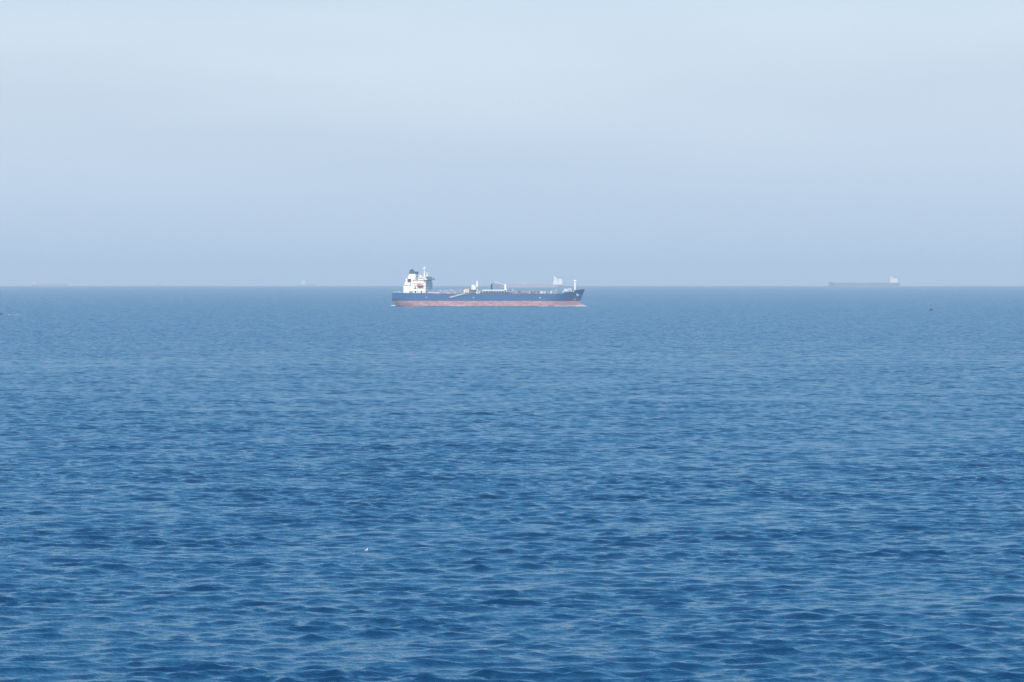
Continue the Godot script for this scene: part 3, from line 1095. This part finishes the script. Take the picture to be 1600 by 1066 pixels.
func build_far_ships():
	far_ship("crude_carrier", "long grey tanker on the horizon at right with white superstructure astern", 1350.0, 17500.0,
		{"turn": PI + 0.05, "length": 325.0, "beam": 56.0, "side": 15.0, "rise": 3.5, "boot": 2.0, "low": "far_dark", "high": "far_dark", "house": [24.0, 24.0, 27.0], "funnel": 14.0, "posts": [[-12.0, 16.0], [-4.0, 10.0]]})
	far_ship("crude_carrier", "pale ship hidden behind the blue tanker's foredeck, only white superstructure clear", 824.0, 12000.0,
		{"turn": PI + 0.12, "length": 220.0, "beam": 40.0, "side": 9.5, "rise": 2.0, "boot": 3.0, "low": "far_grey", "high": "far_grey", "house": [14.0, 17.0, 23.0], "funnel": 12.0, "posts": [[10.0, 9.0]]})
	far_ship("crude_carrier", "faint reddish ship on the horizon at far left, barely visible through haze", 78.0, 26500.0,
		{"turn": -0.1, "length": 243.0, "beam": 42.0, "side": 17.0, "rise": 3.0, "boot": 5.0, "low": "far_red", "high": "far_red", "house": [10.0, 16.0, 24.0], "funnel": 8.0, "stack": "far_red", "clutter": "far_red"})
	far_ship("cargo_ship", "tiny faint ship on the horizon between far left ship and tanker", 245.0, 28500.0,
		{"turn": 0.2, "length": 66.0, "beam": 14.0, "side": 13.0, "rise": 2.0, "boot": 4.0, "low": "far_dark", "high": "far_dark", "house": [8.0, 12.0, 10.0], "funnel": 6.0})
	far_ship("cargo_ship", "faint ship with pale superstructure on the horizon just left of tanker", 480.0, 25500.0,
		{"turn": -0.5, "length": 150.0, "beam": 28.0, "side": 13.0, "rise": 2.0, "boot": 4.0, "low": "far_red", "high": "far_grey", "house": [44.0, 24.0, 32.0], "funnel": 8.0})

# ------------------------------------------------------------------ small things afloat
func build_small_things():
	# spar buoy
	var d := 3120.0
	var b := base("marker_buoy", on_sea(1455.0, d), 0.4)
	tag(b, "small dark buoy with a thin pole floating right of the ships", "buoy")
	var rings := []
	for lv in [[-0.5, 0.9], [-0.1, 1.4], [0.7, 1.5], [1.2, 1.35], [1.4, 0.8]]:
		var ring := []
		for i in 16: ring.append(Vector3(cos(TAU * i / 16) * lv[1], lv[0], sin(TAU * i / 16) * lv[1]))
		rings.append(ring)
	var st := flat()
	rings_to(st, rings, true)
	part("float", finish(st), M.buoy_dark, b)
	part("pole", tube(Vector3(0, 1.0, 0), Vector3(-0.2, 5.2, 0), 0.2, 0.16), M.buoy_grey, b)
	st = flat()
	add_tube(st, Vector3(-0.1, 3.4, 0), Vector3(-0.2, 5.4, 0), 0.42, 0.34, 8)
	part("topmark", finish(st), M.buoy_grey, b)
	part("mooring_ring", tube(Vector3(0.9, 0.95, 0), Vector3(0.9, 1.2, 0), 0.12), M.buoy_grey, b)

	# motor boat leaving the frame at the left edge, its stern in view
	var boat := base("motor_boat", on_sea(-3.4, 2780.0), PI)
	tag(boat, "dark stern of a small motor boat cut by the left picture edge", "boat")
	var secs := []
	for k in 10:
		var f := k / 9.0
		var x := lerpf(-2.6, 3.2, f)
		var w := 1.05 * (1.0 - pow(f, 3.0)) + 0.03
		var sheer := 1.25 + 0.3 * f * f
		secs.append([Vector3(x, sheer, -w), Vector3(x, sheer, w), Vector3(x, 0.1, w * 0.85), Vector3(x, -0.35 + 0.4 * f * f, 0.0), Vector3(x, 0.1, -w * 0.85)])
	part("boat_hull", loft(secs, false), M.buoy_dark, boat)
	part("console", box(Vector3(-0.2, 0.9, -0.4), Vector3(0.5, 1.6, 0.4), 0.1), M.buoy_dark, boat)
	part("windscreen", box(Vector3(0.5, 1.55, -0.45), Vector3(0.56, 2.0, 0.45)), M.glass, boat)
	part("outboard_motor", box(Vector3(-3.0, 0.2, -0.25), Vector3(-2.55, 1.45, 0.25), 0.12), M.black, boat)
	part("rub_rail", box(Vector3(-2.62, 0.78, -1.1), Vector3(0.6, 0.86, 1.1)), M.dark_blue, boat)

	var rng := RandomNumberGenerator.new()
	rng.seed = 31
	st = flat()
	for k in 36:
		var f := rng.randf()
		var x := lerpf(2.9, 15.2, f)
		if f > 0.42 and f < 0.58 and rng.randf() < 0.8: continue
		add_lump(st, Vector3(x, -0.1, rng.randfn() * (0.5 + f * 0.9)), Vector3(rng.randf_range(0.25, 0.7), rng.randf_range(0.15, 0.45), rng.randf_range(0.2, 0.5)), rng)
	var wake := base("boat_wake", boat.position, 0.0)
	tag(wake, "short white wake trailing from the boat at the left edge", "foam", "", "stuff")
	part("foam", finish(st), M.foam, wake)

	# a gull sitting on the water in the foreground
	var at := on_sea(572.0, 390.0)
	var gull := base("gull", at + Vector3(0, sea_height(at.x, at.z) + 0.06, 0), 0.9)
	gull.scale = Vector3.ONE * 0.9
	tag(gull, "small white gull sitting on the water in the foreground", "bird")
	var body := []
	for e in [[-0.26, 0.12, 0.01, 0.01], [-0.19, 0.105, 0.04, 0.025], [-0.1, 0.07, 0.085, 0.07], [0.0, 0.055, 0.105, 0.09], [0.09, 0.065, 0.095, 0.085], [0.15, 0.11, 0.06, 0.075], [0.175, 0.17, 0.042, 0.05], [0.19, 0.215, 0.045, 0.048], [0.225, 0.225, 0.038, 0.038], [0.25, 0.22, 0.014, 0.014]]:
		var ring := []
		for i in 10:
			var a := TAU * i / 10
			ring.append(Vector3(e[0], e[1] + sin(a) * e[3], cos(a) * e[2]))
		body.append(ring)
	part("body", loft(body), M.feather, gull)
	for sd in [-1.0, 1.0]:
		var wing := []
		for e in [[-0.33, 0.13, 0.01], [-0.22, 0.13, 0.03], [-0.05, 0.12, 0.055], [0.07, 0.10, 0.05], [0.11, 0.09, 0.01]]:
			var ring := []
			for i in 8:
				var a := TAU * i / 8
				ring.append(Vector3(e[0], e[1] + sin(a) * e[2] * 0.6, sd * (0.075 if e[0] > -0.2 else 0.03) + cos(a) * e[2] * 0.6))
			wing.append(ring)
		part("wing", loft(wing), M.feather, gull)
	part("beak", tube(Vector3(0.24, 0.22, 0), Vector3(0.295, 0.205, 0), 0.012, 0.004, 6), M.beak, gull)

func sea_height(x: float, z: float) -> float:
	return moved(tiles[0], x, z, Vector2(0.9659, 0.2588)).y + moved(tiles[1], x, z, Vector2(0.9848, -0.1736)).y + moved(tiles[2], x, z, Vector2(0.9986, 0.0523)).y
